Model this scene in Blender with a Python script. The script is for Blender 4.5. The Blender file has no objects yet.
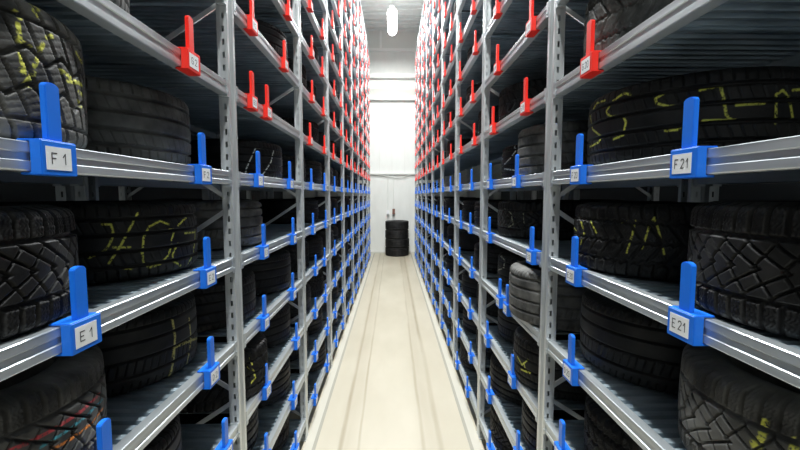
import bpy, bmesh, math, random
import numpy as np
from mathutils import Vector, Matrix

random.seed(7)
rng = np.random.default_rng(5)
C = bpy.context.scene.collection
# ------------------------------------------------------------------ place
F = 395.0            # focal length in px of the 800x450 frame
EYE = 2.02
VPX, VPY = 392.5, 195.0
W = 0.714            # half aisle
P = 1.35             # bay pitch
Z0 = 1.82            # first visible upright
NB = 9               # bays per side
LEV0 = EYE - 1.83    # top of lowest beam
S = 0.387            # shelf spacing
NL = 17
D = 0.69             # rack depth
TOP = LEV0 + S * (NL - 1) + 0.06
WALLY = 13.62
CEIL = 7.46
letters = 'ABCDEFGHIJKLMNOPQ'
ordn = ['first', 'second', 'third', 'fourth', 'fifth', 'sixth', 'seventh', 'eighth', 'ninth', 'tenth', 'eleventh', 'twelfth']
def lev(i): return LEV0 + S * i
def bay_start(b): return Z0 + P * (b - 1)

# ------------------------------------------------------------------ camera
cam = bpy.data.cameras.new('camera'); co = bpy.data.objects.new('camera', cam); C.objects.link(co)
cam.sensor_width = 36; cam.lens = F / 800 * 36; cam.clip_start = 0.02
pitch = math.atan((225 - VPY) / F); yaw = math.atan((400 - VPX) / F * math.cos(pitch))
co.location = (0, 0, EYE); co.rotation_euler = (math.pi / 2 - pitch, 0, -yaw)
bpy.context.scene.camera = co
RM = co.rotation_euler.to_matrix()
CP = Vector((0, 0, EYE))
def proj(p):
    q = RM.transposed() @ (Vector(p) - CP)
    if q.z > -0.05: return None
    return (400 + F * q.x / -q.z, 225 - F * q.y / -q.z)
def ray(px, py): return (RM @ Vector(((px - 400) / F, (225 - py) / F, -1))).normalized()

# ------------------------------------------------------------------ materials
def mat(name):
    m = bpy.data.materials.new(name); m.use_nodes = True
    return m, m.node_tree.nodes, m.node_tree.links, m.node_tree.nodes['Principled BSDF']
def simple(name, col, rough=.5, metal=0, spec=.5):
    m, n, l, b = mat(name)
    b.inputs['Base Color'].default_value = (*col, 1); b.inputs['Roughness'].default_value = rough
    b.inputs['Metallic'].default_value = metal; b.inputs['Specular IOR Level'].default_value = spec
    return m
def noise(n, l, scale, detail=3, vec=None, sc=None):
    t = n.new('ShaderNodeTexNoise'); t.inputs['Scale'].default_value = scale; t.inputs['Detail'].default_value = detail
    c = n.new('ShaderNodeTexCoord'); o = c.outputs['Object']
    if sc:
        mp = n.new('ShaderNodeMapping'); mp.inputs['Scale'].default_value = sc; l.new(o, mp.inputs['Vector']); o = mp.outputs[0]
    l.new(o, t.inputs['Vector']); return t
def ramp(n, l, src, stops):
    r = n.new('ShaderNodeValToRGB'); e = r.color_ramp.elements
    e[0].position, e[0].color = stops[0][0], (*stops[0][1], 1); e[1].position, e[1].color = stops[-1][0], (*stops[-1][1], 1)
    for p, c in stops[1:-1]:
        x = e.new(p); x.color = (*c, 1)
    l.new(src, r.inputs[0]); return r
def steel(name, a, b_, rough, metal, sc):
    m, n, l, b = mat(name)
    t = noise(n, l, 6, 4, sc=sc)
    r = ramp(n, l, t.outputs['Fac'], [(.3, a), (.7, b_)]); l.new(r.outputs[0], b.inputs['Base Color'])
    rr = ramp(n, l, t.outputs['Fac'], [(.3, (rough - .08,) * 3), (.75, (rough + .1,) * 3)]); l.new(rr.outputs[0], b.inputs['Roughness'])
    b.inputs['Metallic'].default_value = metal
    return m
M_beam = steel('galvanised_beam', (.46, .50, .52), (.68, .72, .74), .40, .78, (1, .12, 6))
M_post = steel('galvanised_upright', (.58, .61, .62), (.80, .83, .83), .36, .6, (8, 8, .8))
M_deck = steel('galvanised_deck', (.27, .34, .39), (.46, .55, .61), .38, .65, (1, 3, 1))
M_strap = simple('galvanised_strap', (.85, .87, .87), .3, .5)
M_blue = simple('blue_plastic', (.012, .175, .80), .35)
M_red = simple('red_plastic', (.92, .030, .018), .35)
M_white = simple('label_paper', (.86, .87, .88), .6)
M_ink = simple('label_ink', (.03, .03, .04), .6)
M_lampbody = simple('lamp_housing', (.8, .8, .8), .5)

def rubber(name, paint, lo=(.004, .004, .0045), hi=(.022, .0215, .021), rough=.55):
    m, n, l, b = mat(name)
    t = noise(n, l, 9, 6)
    r = ramp(n, l, t.outputs['Fac'], [(.35, lo), (.72, hi)])
    t2 = noise(n, l, 160, 2)
    bp = n.new('ShaderNodeBump'); bp.inputs['Strength'].default_value = .25; bp.inputs['Distance'].default_value = .002
    l.new(t2.outputs['Fac'], bp.inputs['Height']); l.new(bp.outputs[0], b.inputs['Normal'])
    b.inputs['Roughness'].default_value = rough
    b.inputs['Specular IOR Level'].default_value = .30
    out = r.outputs[0]
    if paint:
        at = n.new('ShaderNodeAttribute'); at.attribute_name = 'paint'
        t3 = noise(n, l, 130, 3)
        r3 = ramp(n, l, t3.outputs['Fac'], [(.36, (0, 0, 0)), (.50, (1, 1, 1))])
        mu = n.new('ShaderNodeMath'); mu.operation = 'MULTIPLY'
        l.new(at.outputs['Alpha'], mu.inputs[0]); l.new(r3.outputs[0], mu.inputs[1])
        mx = n.new('ShaderNodeMix'); mx.data_type = 'RGBA'
        l.new(mu.outputs[0], mx.inputs['Factor']); l.new(out, mx.inputs['A']); l.new(at.outputs['Color'], mx.inputs['B'])
        out = mx.outputs['Result']
    l.new(out, b.inputs['Base Color'])
    return m
M_rub = rubber('tyre_rubber', False)
M_rubp = rubber('tyre_rubber_chalked', True)
M_rubd = rubber('tyre_rubber_dusty_lit', True, (.035, .035, .034), (.185, .182, .170), .66)  # paler rubber: dust, plus the brightness of lit treads put into the colour

# floor: pale sealed concrete with wheel marks along the aisle and a joint strip on each side
m, n, l, b = mat('concrete_floor'); M_floor = m
t = noise(n, l, 1.4, 6, sc=(1.5, .6, 1)); r = ramp(n, l, t.outputs['Fac'], [(.3, (.44, .395, .30)), (.7, (.51, .465, .365))])
tc = n.new('ShaderNodeTexCoord'); sx = n.new('ShaderNodeSeparateXYZ'); l.new(tc.outputs['Object'], sx.inputs[0])
tn = noise(n, l, 2.2, 3, sc=(3, .35, 1))
def band(center, width, strength):
    a = n.new('ShaderNodeMath'); a.operation = 'SUBTRACT'; l.new(sx.outputs[0], a.inputs[0]); a.inputs[1].default_value = center
    w = n.new('ShaderNodeMath'); w.operation = 'MULTIPLY_ADD'; l.new(tn.outputs['Fac'], w.inputs[0]); w.inputs[1].default_value = .05; l.new(a.outputs[0], w.inputs[2])
    w2 = n.new('ShaderNodeMath'); w2.operation = 'SUBTRACT'; l.new(w.outputs[0], w2.inputs[0]); w2.inputs[1].default_value = .025
    c = n.new('ShaderNodeMath'); c.operation = 'ABSOLUTE'; l.new(w2.outputs[0], c.inputs[0])
    d = n.new('ShaderNodeMapRange'); d.interpolation_type = 'SMOOTHSTEP'; l.new(c.outputs[0], d.inputs[0])
    d.inputs[1].default_value = 0; d.inputs[2].default_value = width; d.inputs[3].default_value = strength; d.inputs[4].default_value = 0
    return d.outputs[0]
acc = None
for c_, w_, s_ in [(-.42, .035, .95), (-.28, .022, .75), (.25, .03, .65), (.38, .045, .85), (.30, .12, .25), (-.37, .12, .25)]:
    o = band(c_, w_, s_)
    if acc is None: acc = o
    else:
        a = n.new('ShaderNodeMath'); a.operation = 'MAXIMUM'; l.new(acc, a.inputs[0]); l.new(o, a.inputs[1]); acc = a.outputs[0]
mm = n.new('ShaderNodeMath'); mm.operation = 'MULTIPLY'; l.new(acc, mm.inputs[0])
r5 = ramp(n, l, tn.outputs['Fac'], [(.3, (.35,) * 3), (.6, (1,) * 3)]); l.new(r5.outputs[0], mm.inputs[1])
mx = n.new('ShaderNodeMix'); mx.data_type = 'RGBA'; l.new(mm.outputs[0], mx.inputs['Factor']); l.new(r.outputs[0], mx.inputs['A']); mx.inputs['B'].default_value = (.30, .25, .165, 1)
sp = noise(n, l, 14, 8); rs = ramp(n, l, sp.outputs['Fac'], [(.72, (0,) * 3), (.80, (.5,) * 3)])
mx2 = n.new('ShaderNodeMix'); mx2.data_type = 'RGBA'; l.new(rs.outputs[0], mx2.inputs['Factor']); l.new(mx.outputs['Result'], mx2.inputs['A']); mx2.inputs['B'].default_value = (.3, .27, .22, 1)
l.new(mx2.outputs['Result'], b.inputs['Base Color']); b.inputs['Roughness'].default_value = .42
M_joint = simple('floor_joint', (.33, .315, .26), .7)
M_strip = simple('floor_edge_paint', (.50, .475, .40), .5)
M_wall = steel('wall_panel', (.78, .79, .75), (.83, .84, .80), .6, 0, (1, 1, .3))
M_wallgrey = simple('wall_grey_panel', (.78, .79, .75), .6)
M_wallgrey2 = simple('wall_cladding_strip', (.62, .62, .56), .6)
M_wallside = simple('wall_side', (.55, .56, .55), .7)
M_wallback = simple('side_wall_shade', (.035, .04, .045), .8)  # near-black colour stands in for the unlit space behind the racks
M_ceil = steel('roof_sheet', (.72, .74, .72), (.80, .82, .80), .6, 0, (1, 1, 1))
M_rail = simple('white_rail', (.90, .91, .88), .45)
M_dark = simple('dark_gap', (.20, .20, .19), .6)
M_box_brown = simple('brown_switch_box', (.22, .10, .07), .5)
M_emit = bpy.data.materials.new('lamp_diffuser'); M_emit.use_nodes = True
nb = M_emit.node_tree.nodes['Principled BSDF']; nb.inputs['Emission Color'].default_value = (1, 1, .97, 1); nb.inputs['Emission Strength'].default_value = 11

# ------------------------------------------------------------------ mesh helpers
class MB:
    def __init__(s): s.v = []; s.f = []; s.m = []
    def add(s, vs, fs, mi=0):
        o = len(s.v); s.v += [tuple(x) for x in vs]; s.f += [tuple(o + i for i in f) for f in fs]; s.m += [mi] * len(fs)
    def box(s, x0, x1, y0, y1, z0, z1, mi=0):
        x0, x1 = min(x0, x1), max(x0, x1); y0, y1 = min(y0, y1), max(y0, y1); z0, z1 = min(z0, z1), max(z0, z1)
        v = [(x0, y0, z0), (x1, y0, z0), (x1, y1, z0), (x0, y1, z0), (x0, y0, z1), (x1, y0, z1), (x1, y1, z1), (x0, y1, z1)]
        s.add(v, [(0, 3, 2, 1), (4, 5, 6, 7), (0, 1, 5, 4), (1, 2, 6, 5), (2, 3, 7, 6), (3, 0, 4, 7)], mi)
    def bar(s, p, q, w, t, up=(0, 1, 0), mi=0):
        p, q = Vector(p), Vector(q); d = (q - p).normalized(); u = Vector(up); sd = d.cross(u).normalized(); u = sd.cross(d)
        vs = []
        for c in (p, q):
            for a, b in ((-1, -1), (1, -1), (1, 1), (-1, 1)): vs.append(c + sd * (w / 2 * a) + u * (t / 2 * b))
        s.add(vs, [(0, 1, 2, 3), (7, 6, 5, 4), (0, 4, 5, 1), (1, 5, 6, 2), (2, 6, 7, 3), (3, 7, 4, 0)], mi)
    def extr(s, prof, y0, y1, mi=0, axis='y'):
        n_ = len(prof)
        if axis == 'y': vs = [(x, y0, z) for x, z in prof] + [(x, y1, z) for x, z in prof]
        elif axis == 'z': vs = [(x, y, y0) for x, y in prof] + [(x, y, y1) for x, y in prof]
        else: vs = [(y0, y, z) for y, z in prof] + [(y1, y, z) for y, z in prof]
        fs = [(i, (i + 1) % n_, n_ + (i + 1) % n_, n_ + i) for i in range(n_)] + [tuple(range(n_ - 1, -1, -1)), tuple(range(n_, 2 * n_))]
        s.add(vs, fs, mi)
    def tube(s, p, q, r, seg=10, mi=0):
        p, q = Vector(p), Vector(q); d = (q - p).normalized(); a = d.orthogonal().normalized(); b_ = d.cross(a)
        vs = [c + (a * math.cos(2 * math.pi * i / seg) + b_ * math.sin(2 * math.pi * i / seg)) * r for c in (p, q) for i in range(seg)]
        s.add(vs, [(i, (i + 1) % seg, seg + (i + 1) % seg, seg + i) for i in range(seg)] + [tuple(range(seg - 1, -1, -1)), tuple(range(seg, 2 * seg))], mi)
    def mesh(s, name, mats, bevel=0):
        me = bpy.data.meshes.new(name); me.from_pydata(s.v, [], s.f)
        for q in (mats if isinstance(mats, (list, tuple)) else [mats]): me.materials.append(q)
        me.polygons.foreach_set('material_index', s.m)
        bm = bmesh.new(); bm.from_mesh(me); bmesh.ops.recalc_face_normals(bm, faces=bm.faces)
        if bevel: bmesh.ops.bevel(bm, geom=[e for e in bm.edges if e.is_manifold and e.calc_face_angle(0) > .5], offset=bevel, segments=2, affect='EDGES', clamp_overlap=True)
        bm.to_mesh(me); bm.free(); me.update(); return me
def link(name, me, parent=None, loc=(0, 0, 0), rot=0):
    o = bpy.data.objects.new(name, me); C.objects.link(o); o.location = loc; o.rotation_euler = (0, 0, rot)
    if parent: o.parent = parent
    return o
def tag(o, label, cat, group=None):
    o['label'] = label; o['category'] = cat
    if group: o['group'] = group
    return o
def struct(name, mb, mats, **k):
    o = link(name, mb.mesh(name, mats, **k)); o['kind'] = 'structure'; return o

# ------------------------------------------------------------------ the hall
XS = 3.75; YB = -3.5
b_ = MB(); b_.box(-XS, XS, YB, WALLY, -.1, 0); struct('floor', b_, M_floor)
for i, s in enumerate((-1, 1)):
    b_ = MB(); b_.box(s * .618, s * .645, YB, WALLY, .0, .0025); struct('trim_%d' % (i + 1), b_, M_joint)
    b_ = MB(); b_.box(s * .645, s * .712, YB, WALLY, .0, .0015); struct('trim_%d' % (i + 3), b_, M_strip)
b_ = MB(); b_.box(-XS, XS, WALLY, WALLY + .15, 0, CEIL + .1)
struct('wall_far', b_, M_wall)
b_ = MB(); b_.box(-XS, XS, YB - .15, YB, 0, CEIL + .1); struct('wall_near', b_, M_wallside)
for s, nm in ((-1, 'wall_left'), (1, 'wall_right')):
    b_ = MB(); b_.box(s * XS, s * (XS + .15), YB, WALLY, 0, CEIL + .1); struct(nm, b_, M_wallback)
b_ = MB()   # trapezoid roof sheet
y = YB; pr = []
while y < WALLY:
    for dy, z in ((0, 0), (.13, 0), (.16, .06), (.27, .06)): pr.append((y + dy, CEIL + z))
    y += .30
pr = [q for q in pr if q[0] <= WALLY] + [(WALLY, CEIL)]
b_.extr(pr + [(WALLY, CEIL + .14), (YB, CEIL + .14)], -XS, XS, axis='x'); struct('ceiling', b_, M_ceil)
def trim(k, x0, x1, z0, z1, t, m_): 
    b_ = MB(); b_.box(x0, x1, WALLY - t, WALLY, z0, z1); struct('trim_%d' % k, b_, m_, bevel=min(t, z1 - z0, x1 - x0) * .15)
k = 5
for a in [(-XS, XS, 6.88, 7.45, .01, M_wallgrey), (-XS, XS, 6.80, 6.89, .10, M_rail), (-.42, -.35, 6.89, 7.46, .09, M_rail),
          (-XS, XS, 5.91, 6.05, .16, M_rail), (-XS, XS, 5.32, 5.58, .01, M_wallgrey2), (-XS, XS, 5.19, 5.32, .14, M_rail),
          (-XS, XS, 2.71, 2.77, .07, M_wallgrey), (-XS, XS, 0, .06, .02, M_wallgrey2)]:
    trim(k, *a); k += 1
for x in (-.45, -.02, .42):
    trim(k, x, x + .006, 2.78, 5.2, .003, M_wallgrey2); k += 1
b_ = MB(); b_.box(-XS, XS, 10.15, 10.30, CEIL - .16, CEIL); struct('trim_%d' % k, b_, M_ceil); k += 1
# hanging control cords with boxes
for x, mt, nm, lb in ((-.155, M_white, 'pull_switch', 'small white switch box hanging on a thin cord before the end wall'),
                      (.04, M_box_brown, 'pull_switch', 'small reddish brown switch box hanging on a thin cord before the end wall')):
    e = link(nm, None, loc=(x, WALLY - .10, 1.36)); tag(e, lb, 'switch')
    q = MB(); q.box(-.045, .045, -.03, .03, 0, .14 if x < 0 else .19); link('box', q.mesh('switch_box', mt, bevel=.008), e)
    q = MB(); q.tube((0, 0, .13), (0, 0, 1.36), .007, 6); link('cord', q.mesh('switch_cord', M_wallgrey), e)
pts = [Vector((-.6 + 1.2 * i / 24, WALLY - .04, 2.705 - .16 * math.sin(math.pi * min(1, max(0, i / 24))) * (i / 24))) for i in range(25)]
q = MB()
for a, c in zip(pts, pts[1:]): q.tube(a, c, .012, 6)
tag(link('sagging_cable', q.mesh('cable', M_wallgrey)), 'thin grey cable sagging under the dark rail on the end wall', 'cable')

# ------------------------------------------------------------------ lamps
q = MB(); q.box(-.05, .05, -.70, .70, .145, .18); hous = q.mesh('lamp_housing', M_lampbody, bevel=.01)
q = MB(); prof = [(.0, -.66), (.07, -.65), (.115, -.61), (.13, -.54), (.13, .54), (.115, .61), (.07, .65), (.0, .66)]
for (r0, y0), (r1, y1) in zip(prof, prof[1:]):
    for k_ in range(20):
        a0, a1 = 2 * math.pi * k_ / 20, 2 * math.pi * (k_ + 1) / 20
        q.add([(r0 * math.cos(a0), y0, .02 + r0 * math.sin(a0)), (r0 * math.cos(a1), y0, .02 + r0 * math.sin(a1)), (r1 * math.cos(a1), y1, .02 + r1 * math.sin(a1)), (r1 * math.cos(a0), y1, .02 + r1 * math.sin(a0))], [(0, 1, 2, 3)])
diff = q.mesh('lamp_diffuser', M_emit)
LZ = 6.67
def lamp(x, y, power, lb, grp):
    e = link('pendant_lamp', None, loc=(x, y, LZ)); tag(e, lb, 'lamp', grp)
    link('housing', hous, e); link('diffuser', diff, e)
    for dy in (-.6, .6):
        w = MB(); w.tube((0, dy, .18), (0, dy, CEIL - LZ + .001), .006, 6); link('suspension_wire', w.mesh('wire', M_wallgrey), e)
    L = bpy.data.lights.new('lamp_light', 'AREA'); L.shape = 'RECTANGLE'; L.size = .18; L.size_y = 1.2; L.energy = power; L.color = (.97, 1, 1)
    lo = bpy.data.objects.new('lamp_light', L); C.objects.link(lo); lo.parent = e; lo.location = (0, 0, -.115)
PW = 235
lamp(0, 11.1, PW * .75, 'bright linear lamp hanging over the far end of the aisle', None)
for y in (8.3, 5.1, 1.9, -1.3): lamp(0, y, PW, 'linear lamp hanging over the aisle nearer than the bright far lamp', 'lamps over the aisle')

# ------------------------------------------------------------------ racks (x measured inward from the aisle face; s = side)
def beam_mesh(s):
    pr = [(.0025, 0), (0, -.002), (0, -.020), (.003, -.0225), (.003, -.037), (0, -.039), (0, -.055), (.002, -.058), (.038, -.058), (.038, -.016), (.030, -.016), (.030, 0)]
    q = MB(); q.extr([(s * x, z) for x, z in pr], .041, P - .041)
    for y0 in (.041, P - .041 - .022):       # end connectors
        q.box(s * -.002, s * .036, y0, y0 + .022, -.066, .004)
        q.box(s * -.005, s * -.001, y0 + .007, y0 + .015, -.05, -.042); 
    return q.mesh('shelf_beam', M_beam)
def deck_mesh(s):
    q = MB(); y = .045; top = []
    pit = (P - .09) / 28
    for i in range(28):
        for dy, z in ((0, -.003), (.52, -.003), (.60, -.017), (.92, -.017)): top.append((y + dy * pit, z))
        if i % 7 == 6: top += [(y + .93 * pit, -.024), (y + .97 * pit, -.024)]
        y += pit
    top.append((y, -.003))
    bot = [(a, z - .0015) for a, z in reversed(top)]
    pr = top + bot
    n_ = len(pr); x0, x1 = s * .031, s * (D - .031)
    vs = [(x0, a, z) for a, z in pr] + [(x1, a, z) for a, z in pr]
    fs = [(i, (i + 1) % n_, n_ + (i + 1) % n_, n_ + i) for i in range(n_)]
    m2 = len(top)
    for o in (0, n_):
        fs += [(o + i, o + i + 1, o + n_ - 2 - i, o + n_ - 1 - i) for i in range(m2 - 1)]
    q.add(vs, fs)
    return q.mesh('shelf_panel', M_deck)
def post_mesh(s):
    q = MB(); h = TOP; w = .040; d = .045; t = .002
    # fluted aisle face
    face = [(.0, -w), (.0, -w + .020), (.006, -w + .026), (.006, -.006), (.0, 0), (.006, .006), (.006, w - .026), (.0, w - .020), (.0, w)]
    vs = [(s * x, y, z) for z in (0, h) for x, y in face]; n_ = len(face)
    q.add(vs, [(i, i + 1, n_ + i + 1, n_ + i) for i in range(n_ - 1)])
    vs = [(s * (x + t), y * .95, z) for z in (0, h) for x, y in face]
    q.add(vs, [(i, i + 1, n_ + i + 1, n_ + i) for i in range(n_ - 1)])
    for sy in (-1, 1):                       # side faces with a column of slots
        y = sy * w
        for yy in (y, y - sy * t):
            for a, b2 in ((0, .013), (.023, d)):
                q.add([(s * a, yy, 0), (s * b2, yy, 0), (s * b2, yy, h), (s * a, yy, h)], [(0, 1, 2, 3)])
            z = 0
            while z < h:
                z1 = min(h, z + .030)
                q.add([(s * .013, yy, z), (s * .023, yy, z), (s * .023, yy, z1), (s * .013, yy, z1)], [(0, 1, 2, 3)])
                z += .055
        q.add([(s * d, y, 0), (s * d, y - sy * .018, 0), (s * d, y - sy * .018, h), (s * d, y, h)], [(0, 1, 2, 3)])
    q.box(s * .0, s * .07, -.055, .055, 0, .006)
    return q.mesh('upright_post', M_post)
def strap_meshes(s):
    out = []
    z = 2.97 - EYE + .0; nodes = []
    hgt = [.16 + .455 * i for i in range(14)]      # alternating front / rear nodes
    for i in range(13):
        f0 = i % 2 == 0
        xa, xb = (.03, D - .03) if f0 else (D - .03, .03)
        q = MB(); q.bar((s * xa, 0, hgt[i] + .02), (s * xb, 0, hgt[i + 1] - .02), .020, .008, up=(0, 1, 0)); out.append(q.mesh('diagonal_brace', M_strap))
    return out
meshes = {}
for s in (-1, 1): meshes[s] = dict(beam=beam_mesh(s), rbeam=beam_mesh(-s), deck=deck_mesh(s), post=post_mesh(s), rpost=post_mesh(-s), straps=strap_meshes(s), rstraps=strap_meshes(-s))
side = {-1: 'left', 1: 'right'}
def rack_bay(s, b, back=False):
    """one bay: the frame at its far end, its shelf beams and its shelf panels"""
    M = meshes[s]
    x0 = s * W if not back else s * (W + 2 * D + .04); sg = 1
    if back: M = dict(beam=M['rbeam'], rbeam=M['beam'], deck=meshes[-s]['deck'], post=M['rpost'], rpost=M['post'], straps=M['rstraps'], rstraps=M['straps']); sg = -1
    e = link('storage_rack_bay', None, loc=(x0, bay_start(b), 0))
    if back: tag(e, 'steel shelving bay standing back to back behind the %s rack, %s bay from camera' % (side[s], ordn[b]), 'shelving', 'bays behind the %s rack' % side[s])
    else: tag(e, 'galvanised steel shelving bay of the %s rack, %s bay counted from the camera' % (side[s], ordn[b]), 'shelving', 'bays of the %s rack' % side[s])
    ys = [P] + ([0] if b == 0 else [])
    for y in ys:
        link('upright_post', M['post'], e, (0, y, 0)); link('upright_post', M['rpost'], e, (sg * s * D, y, 0))
        if not back or b < 3:
            for st in M['straps'][: (13 if b < 3 else 7)]: link('diagonal_brace', st, e, (0, y, 0))
    for i in range(NL):
        z = lev(i)
        if back and i > 10: break
        link('shelf_panel', M['deck'], e, (0, 0, z))
        if not back: link('shelf_beam', M['beam'], e, (0, 0, z))
        if b < 4: link('shelf_beam', M['rbeam'], e, (sg * s * D, 0, z))
    return e
for s in (-1, 1):
    for b in range(NB): rack_bay(s, b)
    for b in range(4): rack_bay(s, b, True)

# ------------------------------------------------------------------ shelf locators
def clip_mesh(m_):
    q = MB(); L = .044
    q.extr([(.024, .004), (.024, -.065), (.001, -.065), (-.02, -.065), (-.02, -.0595), (.001, -.0595), (.001, .0015), (-.024, .0015), (-.024, .006), (.022, .006)], -L, L)
    return q.mesh('clip_body', m_, bevel=.0015)
def tab_mesh(m_):
    q = MB(); w = .0175; h = .118; pr = [(-w, 0), (w, 0)] + [(w * math.cos(a) if abs(math.cos(a)) > .01 else 0, h - w * .5 + w * .5 * math.sin(a)) for a in np.linspace(0, math.pi, 9)]
    q.extr(pr, .004, .017, axis='x')
    return q.mesh('upright_tab', m_, bevel=.0015)
clipm = {'blue': clip_mesh(M_blue), 'red': clip_mesh(M_red)}; tabm = {'blue': tab_mesh(M_blue), 'red': tab_mesh(M_red)}
def whole_mesh(c, m_):
    q = MB(); q.box(.0, .024, -.044, .044, -.065, .006); q.box(-.024, 0, -.044, .044, .0015, .006)
    q.box(.004, .017, -.0175, .0175, .006, .122); q.box(.024, .0248, -.034, .028, -.054, -.007, 1)
    return q.mesh('shelf_locator', [m_, M_white])
wholem = {'blue': whole_mesh('blue', M_blue), 'red': whole_mesh('red', M_red)}
txtc = {}
G = {'A': ['00 26 40', '12 32'], 'B': ['00 06 36 45 44 33 03', '33 42 41 30 00'], 'C': ['45 36 16 05 01 10 30 41'], 'D': ['00 06 26 44 42 20 00'],
     'E': ['46 06 00 40', '03 33'], 'F': ['46 06 00', '03 33'], 'G': ['45 36 16 05 01 10 30 41 43 23'], 'H': ['00 06', '40 46', '03 43'],
     'I': ['20 26'], 'J': ['46 41 30 10 01'], 'K': ['00 06', '46 03 40'], 'L': ['06 00 40'], 'M': ['00 06 23 46 40'],
     'N': ['00 06 40 46'], 'O': ['10 01 05 16 36 45 41 30 10'], 'P': ['00 06 36 45 44 33 03'], 'Q': ['10 01 05 16 36 45 41 30 10', '22 40'],
     '0': ['10 01 05 16 36 45 41 30 10'], '1': ['14 36 30'], '2': ['05 16 36 45 44 00 40'], '3': ['05 16 36 45 44 33 42 41 30 10 01', '13 33'],
     '4': ['30 36 02 42'], '5': ['46 06 03 33 42 41 30 10 01'], '6': ['45 36 16 05 01 10 30 41 42 33 13 02'], '7': ['06 46 10'],
     '8': ['13 04 05 16 36 45 44 33 13 02 01 10 30 41 42 33'], '9': ['01 10 30 41 45 36 16 05 04 13 33 44']}
def label_mesh(txt):
    if txt in txtc: return txtc[txt]
    q = MB(); q.box(.0241, .0248, -.034, .028, -.054, -.007, 0)
    u = .0029 if len(txt) < 4 else .0024; t = .0011
    adv = [(2.6 if ch == ' ' else 5.8) * u for ch in txt]; x = -.003 - (sum(adv) - 1.8 * u) / 2
    for ch, ad in zip(txt, adv):
        for st in G.get(ch, []):
            pts = [(x + int(c[0]) * u, -.0305 + (int(c[1]) - 3) * .0035) for c in st.split()]
            for (x0, y0), (x1, y1) in zip(pts, pts[1:]):
                dx, dy = x1 - x0, y1 - y0; L = math.hypot(dx, dy); dx, dy = dx / L * t, dy / L * t
                q.add([(.0251, x0 - dx + dy, y0 - dy - dx), (.0251, x1 + dx + dy, y1 + dy - dx), (.0251, x1 + dx - dy, y1 + dy + dx), (.0251, x0 - dx - dy, y0 - dy + dx)], [(0, 1, 2, 3)], 1)
        x += ad
    me = q.mesh('label', [M_white, M_ink]); txtc[txt] = me; return me
# measured places of the near ones (y along the aisle); the rest sit near the quarter points of each bay
spots = {
 (-1, 0, 5): [.842, 1.49], (-1, 0, 4): [.885, 1.50], (-1, 0, 3): [.935, 1.50], (-1, 0, 2): [1.0, 1.60], (-1, 0, 6): [.80, 1.43],
 (1, 0, 5): [.935, 1.49], (1, 0, 4): [.915, 1.50], (1, 0, 3): [1.50], (1, 0, 2): [1.0, 1.56], (1, 0, 6): [.80, 1.435],
 (-1, 1, 5): [2.10, 2.74], (-1, 1, 4): [2.16, 2.80], (-1, 1, 6): [2.04, 2.28], (-1, 1, 7): [2.07, 2.67], (-1, 1, 3): [2.14, 2.76],
 (1, 1, 6): [2.12, 2.80], (1, 1, 7): [2.06, 2.71], (1, 1, 5): [2.24, 2.85], (1, 1, 4): [1.97, 2.85], (1, 1, 3): [2.37, 2.54], (1, 1, 2): [2.24, 2.86]}
def rowname(i, c):
    if i <= 5: return ['top blue row', 'second blue row down', 'third blue row down', 'fourth blue row down', 'fifth blue row down', 'lowest blue row'][5 - i]
    return 'lowest red row' if i == 6 else ordn[i - 6] + ' red row up'
def visible(p, mg=12):
    q = proj(p); return q is not None and -mg < q[0] < 800 + mg and -mg < q[1] < 450 + mg
nloc = 0; cand = []
for s in (-1, 1):
    for b in range(NB):
        for i in range(NL - 1):
            ys = spots.get((s, b, i)) or [bay_start(b) + .34 + random.uniform(-.07, .09), bay_start(b) + .97 + random.uniform(-.08, .08)]
            for k_, y in enumerate(ys):
                x = s * W; z = lev(i)
                if not (visible((x, y, z), 15) or visible((x, y, z + .1), 3)): continue
                cand.append((math.dist((x, y, z), tuple(CP)), s, b, i, k_, x, y, z))
cand.sort(); rest = MB()
for n_, (dd, s, b, i, k_, x, y, z) in enumerate(cand):
    c = 'blue' if i <= 5 else 'red'; rz = 0 if s < 0 else math.pi
    if n_ >= 300:
        me = wholem[c]; f = -s
        rest.add([(x + f * v.co.x, y + f * v.co.y, z + v.co.z) for v in me.vertices], [tuple(p.vertices) for p in me.polygons])
        rest.m[-len(me.polygons):] = [2 if p.material_index else (0 if c == 'blue' else 1) for p in me.polygons]
        continue
    if (s, b, i) == (1, 0, 3): k_ = 1
    num = (2 * b + k_ + 1) if s < 0 else (21 - 2 * b - k_)
    lb = '%s plastic shelf marker on %s rack, %s bay from camera, %s, %s' % (c, side[s], ordn[b], rowname(i, c), 'nearer' if k_ == 0 else 'farther')
    nloc += 1
    if b < 3:
        e = link('shelf_marker', None, loc=(x, y, z), rot=rz)
        link('clip_body', clipm[c], e); link('upright_tab', tabm[c], e, (0, 0, .006)); link('label', label_mesh('%s %d' % (letters[i], num)), e)
    else: e = link('shelf_marker', wholem[c], loc=(x, y, z), rot=rz)
    tag(e, lb, 'shelf marker', '%s shelf markers on the %s rack' % (c, side[s]))
if rest.v:
    o = link('distant_shelf_markers', rest.mesh('distant_shelf_markers', [M_blue, M_red, M_white])); tag(o, 'the smallest red and blue shelf markers at the far end of both racks', 'shelf markers'); o['kind'] = 'stuff'

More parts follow.
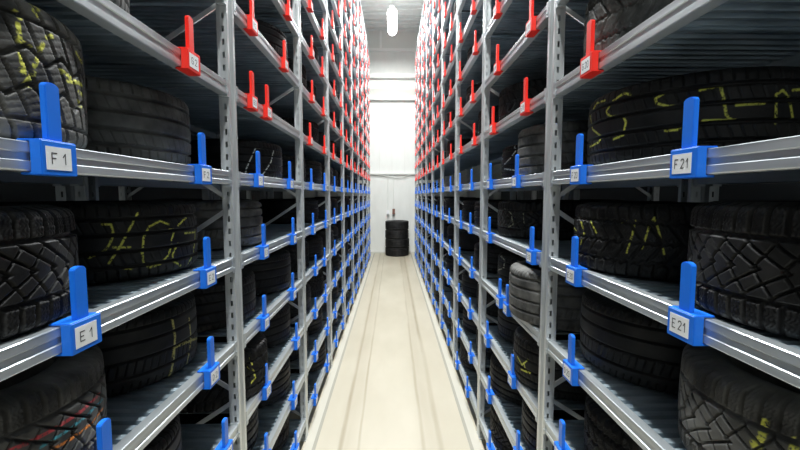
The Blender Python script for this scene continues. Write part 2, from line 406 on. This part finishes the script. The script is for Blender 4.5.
# ------------------------------------------------------------------ tyres
def sstep(a, b, x):
    t = np.clip((x - a) / (b - a), 0, 1); return t * t * (3 - 2 * t)
def line(x, w, soft): return 1 - sstep(w, w + soft, np.abs(x))
def per(x, p): return (x / p - np.round(x / p)) * p
def depth(pt, u, v, C_):
    def pit(p): return C_ / round(C_ / p)
    av = np.abs(v); d = np.zeros_like(u)
    if pt == 0:      # summer ribs
        for c in (-.62, -.22, .22, .62): d = np.maximum(d, line(v - c, .030, .02))
        p = pit(.030); d = np.maximum(d, .6 * line(per(u + .01 * v, p), .0016, .002) * (av > .68))
        d = np.maximum(d, .35 * line(per(u + .05 * v, p), .001, .002) * (av < .58) * (av > .27))
    elif pt == 1:    # winter, V grooves and zigzag
        p = pit(.056); z = np.abs(per(u, p / 2)) / (p / 4)
        d = np.maximum(line(av - .52 - .07 * z, .035, .03), line(v - .06 * (z - .5), .03, .03) * .8)
        d = np.maximum(d, line(per(u + .085 * av, p), .0040, .0025) * (av < .55))
        p2 = pit(.040); d = np.maximum(d, line(per(u + .02 * av, p2), .0035, .0025) * (av > .52))
        d = np.maximum(d, .25 * line(per(u + .015 * np.sin(v * 14), .0093), .0010, .0015))
    elif pt == 2:    # winter arcs with shoulder blocks
        d = line(av - .50, .028, .025)
        p = pit(.050); d = np.maximum(d, line(per(u + .06 * np.sin(av * 3.0) + .10 * av * av, p), .0034, .0025) * (av < .52))
        d = np.maximum(d, .8 * line(per(u - .09 * av + .012, p), .002, .002) * (av < .42))
        p2 = pit(.033); d = np.maximum(d, line(per(u, p2), .0034, .0022) * (av > .5))
        d = np.maximum(d, .2 * line(per(u + .004 * np.sin(v * 40), p2 / 4), .0008, .0014) * (av > .5))
    elif pt == 3:    # wide ribs, slanted cuts
        for c in (-.55, -.12, .33, .70): d = np.maximum(d, line(v - c, .024, .02))
        p = pit(.026); d = np.maximum(d, .5 * line(per(u - .03 * v, p), .0015, .002) * ((av > .72) | ((v > -.5) & (v < -.16))))
    elif pt == 4:    # all-terrain zigzag blocks
        p = pit(.084); z = np.abs(per(u, p)) / (p / 2)
        d = np.maximum(line(v - .22 - .20 * (z - .5), .030, .012), line(v + .30 - .20 * (z - .5), .030, .012))
        d = np.maximum(d, line(av - .70, .022, .012) * .9)
        d = np.maximum(d, line(per(u + .06 * v, p), .0032, .0015)); d = np.maximum(d, line(per(u + .06 * v + p / 2, p), .0032, .0015))
        d = np.maximum(d, .10 * line(per(v - 2.2 * per(u, p), .10), .004, .008))
    return d
def tyre_mesh(R, wt, nu, nv, pt, paint=None, dusty_lit=False, seed=0):
    th = np.linspace(0, 2 * math.pi, nu, endpoint=False); v = np.linspace(-1, 1, nv + 1)
    TH, V = np.meshgrid(th, v, indexing='ij'); U = TH * R
    dp = depth(pt, U, V, 2 * math.pi * R) if nv >= 20 else depth(0 if pt != 3 else 3, U * 0, V, 2 * math.pi * R)
    av = np.abs(V); sh = np.clip((av - .80) / .20, 0, 1)
    tr = R - .005 * V * V - .024 * (1 - np.sqrt(np.clip(1 - sh * sh, 0, 1))) - dp * .012 * (1 - .15 * sh)
    tz = V * wt * .475
    bead = R * .66
    sw = [(R - .050, .497), (R - .072, .500), (R - .10 + .01, .488), (bead + .012, .44), (bead + .002, .42), (bead - .002, .39), (bead + .012, .36), (R - .07, .42), (R - .035, .41), (R - .028, .30)]
    up = [(r, z * wt) for r, z in sw]; dn = [(r, -z * wt) for r, z in reversed(sw)]
    rs = np.array([a for a, _ in up + dn]); zs = np.array([a for _, a in up + dn])
    ns = len(rs)
    Rr = np.concatenate([tr, np.tile(rs, (nu, 1))], 1); Zz = np.concatenate([tz, np.tile(zs, (nu, 1))], 1)
    nc = nv + 1 + ns
    T = np.tile(th[:, None], (1, nc))
    co_ = np.stack([Rr * np.cos(T), Rr * np.sin(T), Zz + wt / 2], -1).reshape(-1, 3)
    i = np.arange(nu)[:, None]; j = np.arange(nc)[None, :]
    a = i * nc + j; b2 = ((i + 1) % nu) * nc + j; c = ((i + 1) % nu) * nc + (j + 1) % nc; d = i * nc + (j + 1) % nc
    fc = np.stack([a, b2, c, d], -1).reshape(-1, 4)
    me = bpy.data.meshes.new('tyre'); me.vertices.add(len(co_)); me.vertices.foreach_set('co', co_.ravel().astype(np.float32))
    me.loops.add(fc.size); me.loops.foreach_set('vertex_index', fc.ravel().astype(np.int32))
    me.polygons.add(len(fc)); me.polygons.foreach_set('loop_start', np.arange(0, fc.size, 4, dtype=np.int32))
    me.polygons.foreach_set('use_smooth', np.ones(len(fc), bool))
    me.update(calc_edges=True)
    me.materials.append(M_rubd if dusty_lit else (M_rubp if paint else M_rub))
    if paint or dusty_lit:
        col = np.zeros((nu, nc, 4), np.float32)
        for (strokes, rgb, wd) in (paint or []):
            for st in strokes:
                for (t0, z0), (t1, z1) in zip(st, st[1:]):
                    # distance in unrolled tread space
                    dt = (TH - t0 + math.pi) % (2 * math.pi) - math.pi; e = (t1 - t0 + math.pi) % (2 * math.pi) - math.pi
                    ax, ay = dt * R, (tz + wt / 2) - z0; bx, by = e * R, z1 - z0
                    h = np.clip((ax * bx + ay * by) / (bx * bx + by * by + 1e-12), 0, 1)
                    ds = np.hypot(ax - h * bx, ay - h * by)
                    msk = (1 - sstep(wd * .7, wd * 1.5, ds)) * (dp < .45)
                    cc = col[:, :nv + 1]; up_ = msk > cc[..., 3]
                    cc[up_, 0], cc[up_, 1], cc[up_, 2] = rgb; cc[..., 3] = np.maximum(cc[..., 3], msk)
        at = me.color_attributes.new('paint', 'FLOAT_COLOR', 'POINT'); at.data.foreach_set('color', col.ravel())
    return me
def solve_y(s, xc, R, px, zm):
    # the depth at which the tyre's far silhouette (the side towards the vanishing point) meets the given column
    lo, hi = .35, 8
    def edge(y):
        xs = []
        for k in range(180):
            a = 2 * math.pi * k / 180; q = proj((s * xc + (R - .003) * math.cos(a), y + (R - .003) * math.sin(a), zm))
            if q: xs.append(abs(q[0] - VPX))
        return min(xs)
    for _ in range(30):
        m_ = (lo + hi) / 2
        if edge(m_) > abs(px - VPX): lo = m_
        else: hi = m_
    return lo
def hit(px, py, c, R):
    d = ray(px, py); ox, oy = -c[0], -c[1]
    A = d.x ** 2 + d.y ** 2; B = ox * d.x + oy * d.y; Cc = ox * ox + oy * oy - R * R; disc = B * B - A * Cc
    if disc < 0: return None
    t = (-B - math.sqrt(disc)) / A; p = CP + d * t
    return (math.atan2(p.y - c[1], p.x - c[0]), p.z - c[2])
CH = (.62, .62, .10); CW = (.75, .76, .70)
def px_strokes(ox, oy, sc, lst): return [[(ox + x / sc, oy + y / sc) for x, y in st] for st in lst]
E0b = px_strokes(60, 190, 4.5, [[(190, 155), (230, 155), (240, 200), (225, 240), (200, 275), (130, 305)], [(350, 105), (310, 180), (270, 255), (240, 300), (220, 330)],
    [(240, 258), (315, 257)], [(230, 350), (325, 355)], [(490, 155), (450, 140), (400, 165), (375, 215), (370, 280), (375, 325), (400, 350), (450, 335), (490, 290), (500, 245)],
    [(490, 178), (515, 178), (500, 225)], [(530, 160), (570, 122)], [(605, 165), (605, 210), (600, 285), (580, 330)], [(530, 240), (505, 290), (510, 320), (545, 340)], [(560, 195), (605, 190)]])
RF0 = px_strokes(570, 60, 3.46, [[(120, 140), (90, 150), (70, 190), (80, 240), (110, 265), (100, 285), (60, 305)], [(210, 120), (185, 115), (150, 140), (125, 180), (140, 195), (185, 195), (195, 215), (185, 260), (150, 275)],
    [(380, 98), (340, 105), (295, 135), (300, 150), (340, 160), (395, 160)], [(330, 245), (370, 242), (395, 222)], [(450, 105), (520, 88), (530, 130), (540, 190)], [(460, 210), (570, 208)], [(545, 195), (565, 215)],
    [(575, 157), (670, 150)], [(710, 220), (712, 120), (735, 105), (755, 125), (768, 200)], [(770, 105), (815, 100)]])
RE0 = px_strokes(560, 175, 3.6, [[(210, 170), (270, 165), (262, 210), (240, 280)], [(295, 265), (325, 175), (340, 153), (355, 200), (375, 285)], [(75, 170), (88, 205), (75, 250)], [(108, 165), (132, 208)], [(45, 180), (60, 200)]])
LD0 = px_strokes(90, 290, 2.8125, [[(232, 85), (238, 130), (235, 190), (225, 262)], [(278, 80), (283, 140), (275, 205)], [(235, 162), (300, 135)]])
RD0 = px_strokes(670, 330, 3.75, [[(355, 345), (345, 400), (325, 450), (315, 425)], [(470, 415), (462, 460)]])
LF0 = px_strokes(0, 0, 6.43, [[(105, 75), (128, 115)], [(115, 155), (120, 210), (130, 265), (195, 305)], [(125, 330), (148, 450)], [(235, 25), (245, 100)], [(225, 70), (270, 55)], [(300, 240), (335, 232)],
    [(275, 285), (250, 330)], [(240, 370), (215, 425)], [(215, 470), (180, 510), (150, 550)], [(165, 540), (190, 550)], [(130, 450), (150, 470)], [(380, 445), (450, 500), (520, 545)], [(490, 340), (525, 400)], [(500, 590), (525, 610)], [(500, 650), (520, 690)], [(430, 520), (490, 530)]])
LF1 = px_strokes(200, 100, 4.5, [[(300, 218), (250, 215), (230, 260), (208, 310), (205, 332)], [(332, 225), (318, 280), (300, 310), (280, 340)]])
LC1 = px_strokes(200, 300, 4.5, [[(215, 300), (240, 318), (250, 350), (225, 380)], [(225, 260), (235, 290)]])
RF1 = px_strokes(480, 100, 4.5, [[(75, 217), (105, 208)], [(120, 208), (150, 198), (160, 230), (135, 265), (110, 290)], [(110, 310), (155, 316)], [(60, 262), (80, 275)]])
RD1 = px_strokes(480, 200, 4.5, [[(80, 245), (110, 270), (108, 305), (60, 325)]])
RC1 = px_strokes(480, 300, 4.5, [[(170, 255), (190, 292), (218, 268)], [(185, 312), (225, 330)], [(200, 290), (205, 315)]])
RE1 = px_strokes(480, 200, 4.5, [[(110, 40), (140, 60), (150, 110), (115, 130)], [(195, 60), (198, 110)]])
stripes_red = px_strokes(0, 330, 3.75, [[(40, 448), (100, 425), (200, 372), (300, 308), (375, 238)]])
stripes_teal = px_strokes(0, 330, 3.75, [[(150, 440), (250, 378), (320, 325), (380, 262)]])
stripes_or = px_strokes(0, 330, 3.75, [[(200, 445), (270, 405), (340, 352), (386, 290)]])

placed = []
def put(s, b, i, y, xc, R, wt, me, label, grp, name='tyre', rot=None):
    zt = lev(i) - .0028
    o = link(name, me, loc=(s * xc, y, zt), rot=rot if rot is not None else random.uniform(0, 6.28))
    tag(o, label, 'tyre', grp); placed.append((s, b, i, y)); return o
# near tyres: side, bay, level, silhouette px, centre x, R, width, pattern, paint, dusty_lit, label
near = [
 (-1, 0, 5, 85, 1.03, .306, .300, 4, [(LF0, CH, .0042)], 1, 'big all-terrain tyre with yellow chalk dashes behind the F 1 marker'),
 (-1, 0, 5, 197, 1.09, .310, .268, 0, None, 1, 'ribbed tyre without chalk on left rack between the F 1 and F 2 markers'),
 (-1, 0, 4, 77, 1.035, .312, .262, 2, None, 0, 'winter tyre with shoulder blocks at left picture edge behind the E 1 marker'),
 (-1, 0, 4, 197.5, 1.08, .312, .262, 0, [(E0b, CH, .0030)], 0, 'ribbed tyre chalked in yellow with X and 0 between E 1 and E 2 markers'),
 (-1, 0, 3, 105, 1.035, .302, .262, 2, [(stripes_red, (.45, .05, .06), .0035), (stripes_teal, (.05, .25, .30), .003), (stripes_or, (.65, .20, .03), .003)], 1, 'winter tyre with red, teal and orange tread stripes below the E 1 marker'),
 (-1, 0, 3, 198, 1.09, .302, .27, 3, [(LD0, (.42, .38, .12), .0042)], 0, 'tyre chalked with a yellow H on left rack below E 2 marker'),
 (-1, 0, 2, 181, 1.07, .312, .25, 3, None, 0, 'tyre under the H-chalked tyre at bottom of left rack first bay'),
 (-1, 0, 6, 128, 1.035, .31, .255, 0, None, 1, 'tyre cut off by the top picture edge on left rack, lowest red row'),
 (1, 0, 6, 583, 1.05, .312, .27, 1, None, 1, 'zigzag winter tyre at top right behind the nearest red marker'),
 (1, 0, 5, 582, 1.10, .345, .272, 0, [(RF0, CH, .0034)], 0, 'wide tyre chalked with yellow S letters above the F 21 marker'),
 (1, 0, 4, 571, 1.035, .31, .255, 1, [(RE0, CH, .0028)], 0, 'winter tyre chalked with 7 and A below the F 21 marker'),
 (1, 0, 4, 689, 1.04, .312, .27, 2, None, 0, 'dark winter tyre at right picture edge behind the E 21 marker'),
 (1, 0, 3, 576, 1.07, .302, .27, 3, None, 0, 'dark tyre with fine slanted cuts left of and below the E 21 marker'),
 (1, 0, 3, 680, 1.035, .302, .265, 2, [(RD0, CH, .006)], 1, 'winter tyre with yellow chalk strokes at bottom right below the E 21 marker'),
 (1, 0, 2, 585, 1.07, .312, .25, 1, None, 0, 'tyre at the bottom edge of right rack first bay, third blue row'),
 (-1, 1, 5, 282, 1.05, .30, .24, 0, [(LF1, CW, .0035)], 0, 'tyre with white chalk slashes in left rack second bay, top blue row'),
 (-1, 1, 4, 262, 1.04, .29, .255, 3, None, 1, 'pale tyre just behind the first left upright, second blue row down'),
 (-1, 1, 3, 255, 1.05, .29, .25, 0, None, 0, 'tyre half hidden by the first left upright, third blue row down'),
 (-1, 1, 3, 290.5, 1.05, .31, .265, 3, None, 0, 'ribbed tyre in left rack second bay, third blue row, farther slot'),
 (-1, 1, 2, 265, .99, .29, .26, 1, [(LC1, CH, .004)], 0, 'tyre with curved yellow chalk in left rack second bay, fourth blue row'),
 (-1, 1, 2, 290, 1.06, .30, .25, 0, None, 0, 'ribbed tyre in left rack second bay, fourth blue row, farther slot'),
 (1, 1, 6, 499, 1.06, .31, .25, 1, None, 0, 'dark tyre in right rack second bay, lowest red row'),
 (1, 1, 5, 493, 1.09, .29, .25, 3, [(RF1, CW, .0045)], 0, 'tyre with white chalk squiggles in right rack, top blue row'),
 (1, 1, 5, 518, 1.02, .285, .285, 0, None, 1, 'ribbed rounded tyre beside first right upright, top blue row'),
 (1, 1, 4, 498, 1.05, .315, .25, 2, [(RE1, (.3, .3, .22), .003)], 0, 'tyre with faint chalk in right rack second bay, second blue row'),
 (1, 1, 3, 510, .95, .298, .285, 3, None, 1, 'pale ribbed tyre jutting out beside the first right upright, third blue row'),
 (1, 1, 3, 484, 1.08, .298, .24, 0, [(RD1, (.5, .5, .4), .004)], 0, 'tyre with chalk loop in right rack second bay, third blue row'),
 (1, 1, 2, 514, .99, .285, .27, 0, [(RC1, CH, .004)], 0, 'tyre with yellow chalk in right rack second bay, fourth blue row'),
 (1, 1, 2, 497, 1.09, .30, .25, 3, None, 0, 'tyre in right rack second bay, fourth blue row, farther slot'),
]
ylist = {}
for (s, b, i, px, xc, R, wt, pt, paint, dusty_lit, lb) in near:
    y = min(max(solve_y(s, xc, R, px, lev(i) + wt * .5), bay_start(b) + .01 + R), bay_start(b) + P - .018 - R)
    ylist.setdefault((s, b, i), []).append((y, R))
    c = (s * xc, y, lev(i) - .0028)
    pp = None
    if paint:
        pp = []
        for strokes, rgb, wd in paint:
            out = []
            for st in strokes:
                # densify then project onto the tread
                seg = []
                for (x0, y0), (x1, y1) in zip(st, st[1:]):
                    for k_ in range(4): seg.append((x0 + (x1 - x0) * k_ / 4, y0 + (y1 - y0) * k_ / 4))
                seg.append(st[-1])
                hh = [hit(a, b3, c, R - .002) for a, b3 in seg]; cur = []
                for h_ in hh:
                    if h_ is None:
                        if len(cur) > 1: out.append(cur)
                        cur = []
                    else: cur.append(h_)
                if len(cur) > 1: out.append(cur)
            pp.append((out, rgb, wd))
    hi = b == 0
    me = tyre_mesh(R, wt, 1000 if hi else 520, 100 if hi else 60, pt, pp, bool(dusty_lit))
    put(s, b, i, y, xc, R, wt, me, lb, 'tyres lying in the %s rack' % side[s], rot=0)
print('NEAR', {k_: [(round(a, 3), b3) for a, b3 in v] for k_, v in ylist.items()})
mid = [(R, wt, tyre_mesh(R, wt, 420, 48, pt)) for R, wt, pt in ((.305, .245, 0), (.31, .255, 1), (.30, .24, 3), (.31, .26, 2), (.298, .235, 0))]
low = [(R, wt, tyre_mesh(R, wt, 96, 16, pt)) for R, wt, pt in ((.305, .245, 0), (.31, .255, 3), (.30, .24, 3), (.295, .25, 0))]
empty_slots = {(1, 1, 7), (1, 0, 7), (-1, 0, 6)} | {(1, b, 5) for b in (2, 3, 4, 5, 6)} | {(1, 1, 8), (-1, 0, 7)}
cnt = 0
for b in range(NB):
    for i in range(NL - 1):
        for s in (-1, 1):
            if (s, b, i) in ylist or (s, b, i) in empty_slots: continue
            for k_ in (0, 1):
                y = bay_start(b) + .36 + .635 * k_
                pool = mid if b in (0, 1, 2) else low
                R, wt, me = random.choice(pool)
                xc = W + .045 + R + random.uniform(-.03, .03)
                fill = .86 if i <= 5 else (.62 if b > 2 else .5)
                if b > 5: fill *= .85
                if random.random() > fill: continue
                x = s * xc
                if not (visible((s * (xc - R * .8), y + R * .5, lev(i)), 2) or visible((s * (xc - R * .8), y, lev(i) + wt), 0)): continue
                y2 = y + random.uniform(-.006, .006)
                put(s, b, i, y2, xc, R, wt, me, 'black tyre in %s rack, %s bay from camera, %s, %s slot' % (side[s], ordn[b], rowname(i, ''), 'nearer' if k_ == 0 else 'farther'), 'tyres lying in the %s rack' % side[s])
                cnt += 1
# tyres in the racks standing back to back, glimpsed through the gaps
cb = 0
for s in (-1, 1):
    for b in range(3):
        for i in range(1, 8):
            if b == 0 and not 2 <= i <= 6: continue
            for k_ in (0, 1):
                if random.random() > .9: continue
                R, wt, me = random.choice(low); y = bay_start(b) + .36 + .63 * k_; xc = W + D + .04 + D - .05 - R
                if not visible((s * xc, y, lev(i) + .1), 20): continue
                o = put(s, b, i, y, xc, R, wt, me, 'dark tyre glimpsed behind the %s rack, %s bay, %s, %s slot' % (side[s], ordn[b], rowname(i, ''), 'nearer' if k_ == 0 else 'farther'), 'tyres behind the %s rack' % side[s])
                cb += 1
# stack of four at the end of the aisle
zs = 0
for k_ in range(4):
    R, wt = (.392, .292) if k_ != 1 else (.40, .285)
    me = tyre_mesh(R, wt, 360, 40, (1, 0, 3, 1)[k_])
    o = link('tyre', me, loc=(.149 + (.0, .012, -.005, .0)[k_], 13.2, zs), rot=k_)
    tag(o, ('lowest', 'second from bottom', 'third from bottom', 'topmost')[k_] + ' tyre of the black stack on the floor at aisle end', 'tyre', 'tyres stacked at the aisle end'); zs += wt + .001
print('COUNT locators', nloc, 'near', len(near), 'far', cnt, 'back', cb)

# ------------------------------------------------------------------ world, view
sc = bpy.context.scene
w = bpy.data.worlds.new('world'); sc.world = w; w.use_nodes = True
w.node_tree.nodes['Background'].inputs[0].default_value = (.6, .7, .8, 1); w.node_tree.nodes['Background'].inputs[1].default_value = .05
sc.view_settings.view_transform = 'Standard'; sc.view_settings.look = 'None'; sc.view_settings.gamma = 1; sc.view_settings.use_curve_mapping = False
sc.view_settings.exposure = 0.0
sc.cycles.use_denoising = True
sc.cycles.max_bounces = 10; sc.cycles.diffuse_bounces = 6; sc.cycles.sample_clamp_indirect = 8
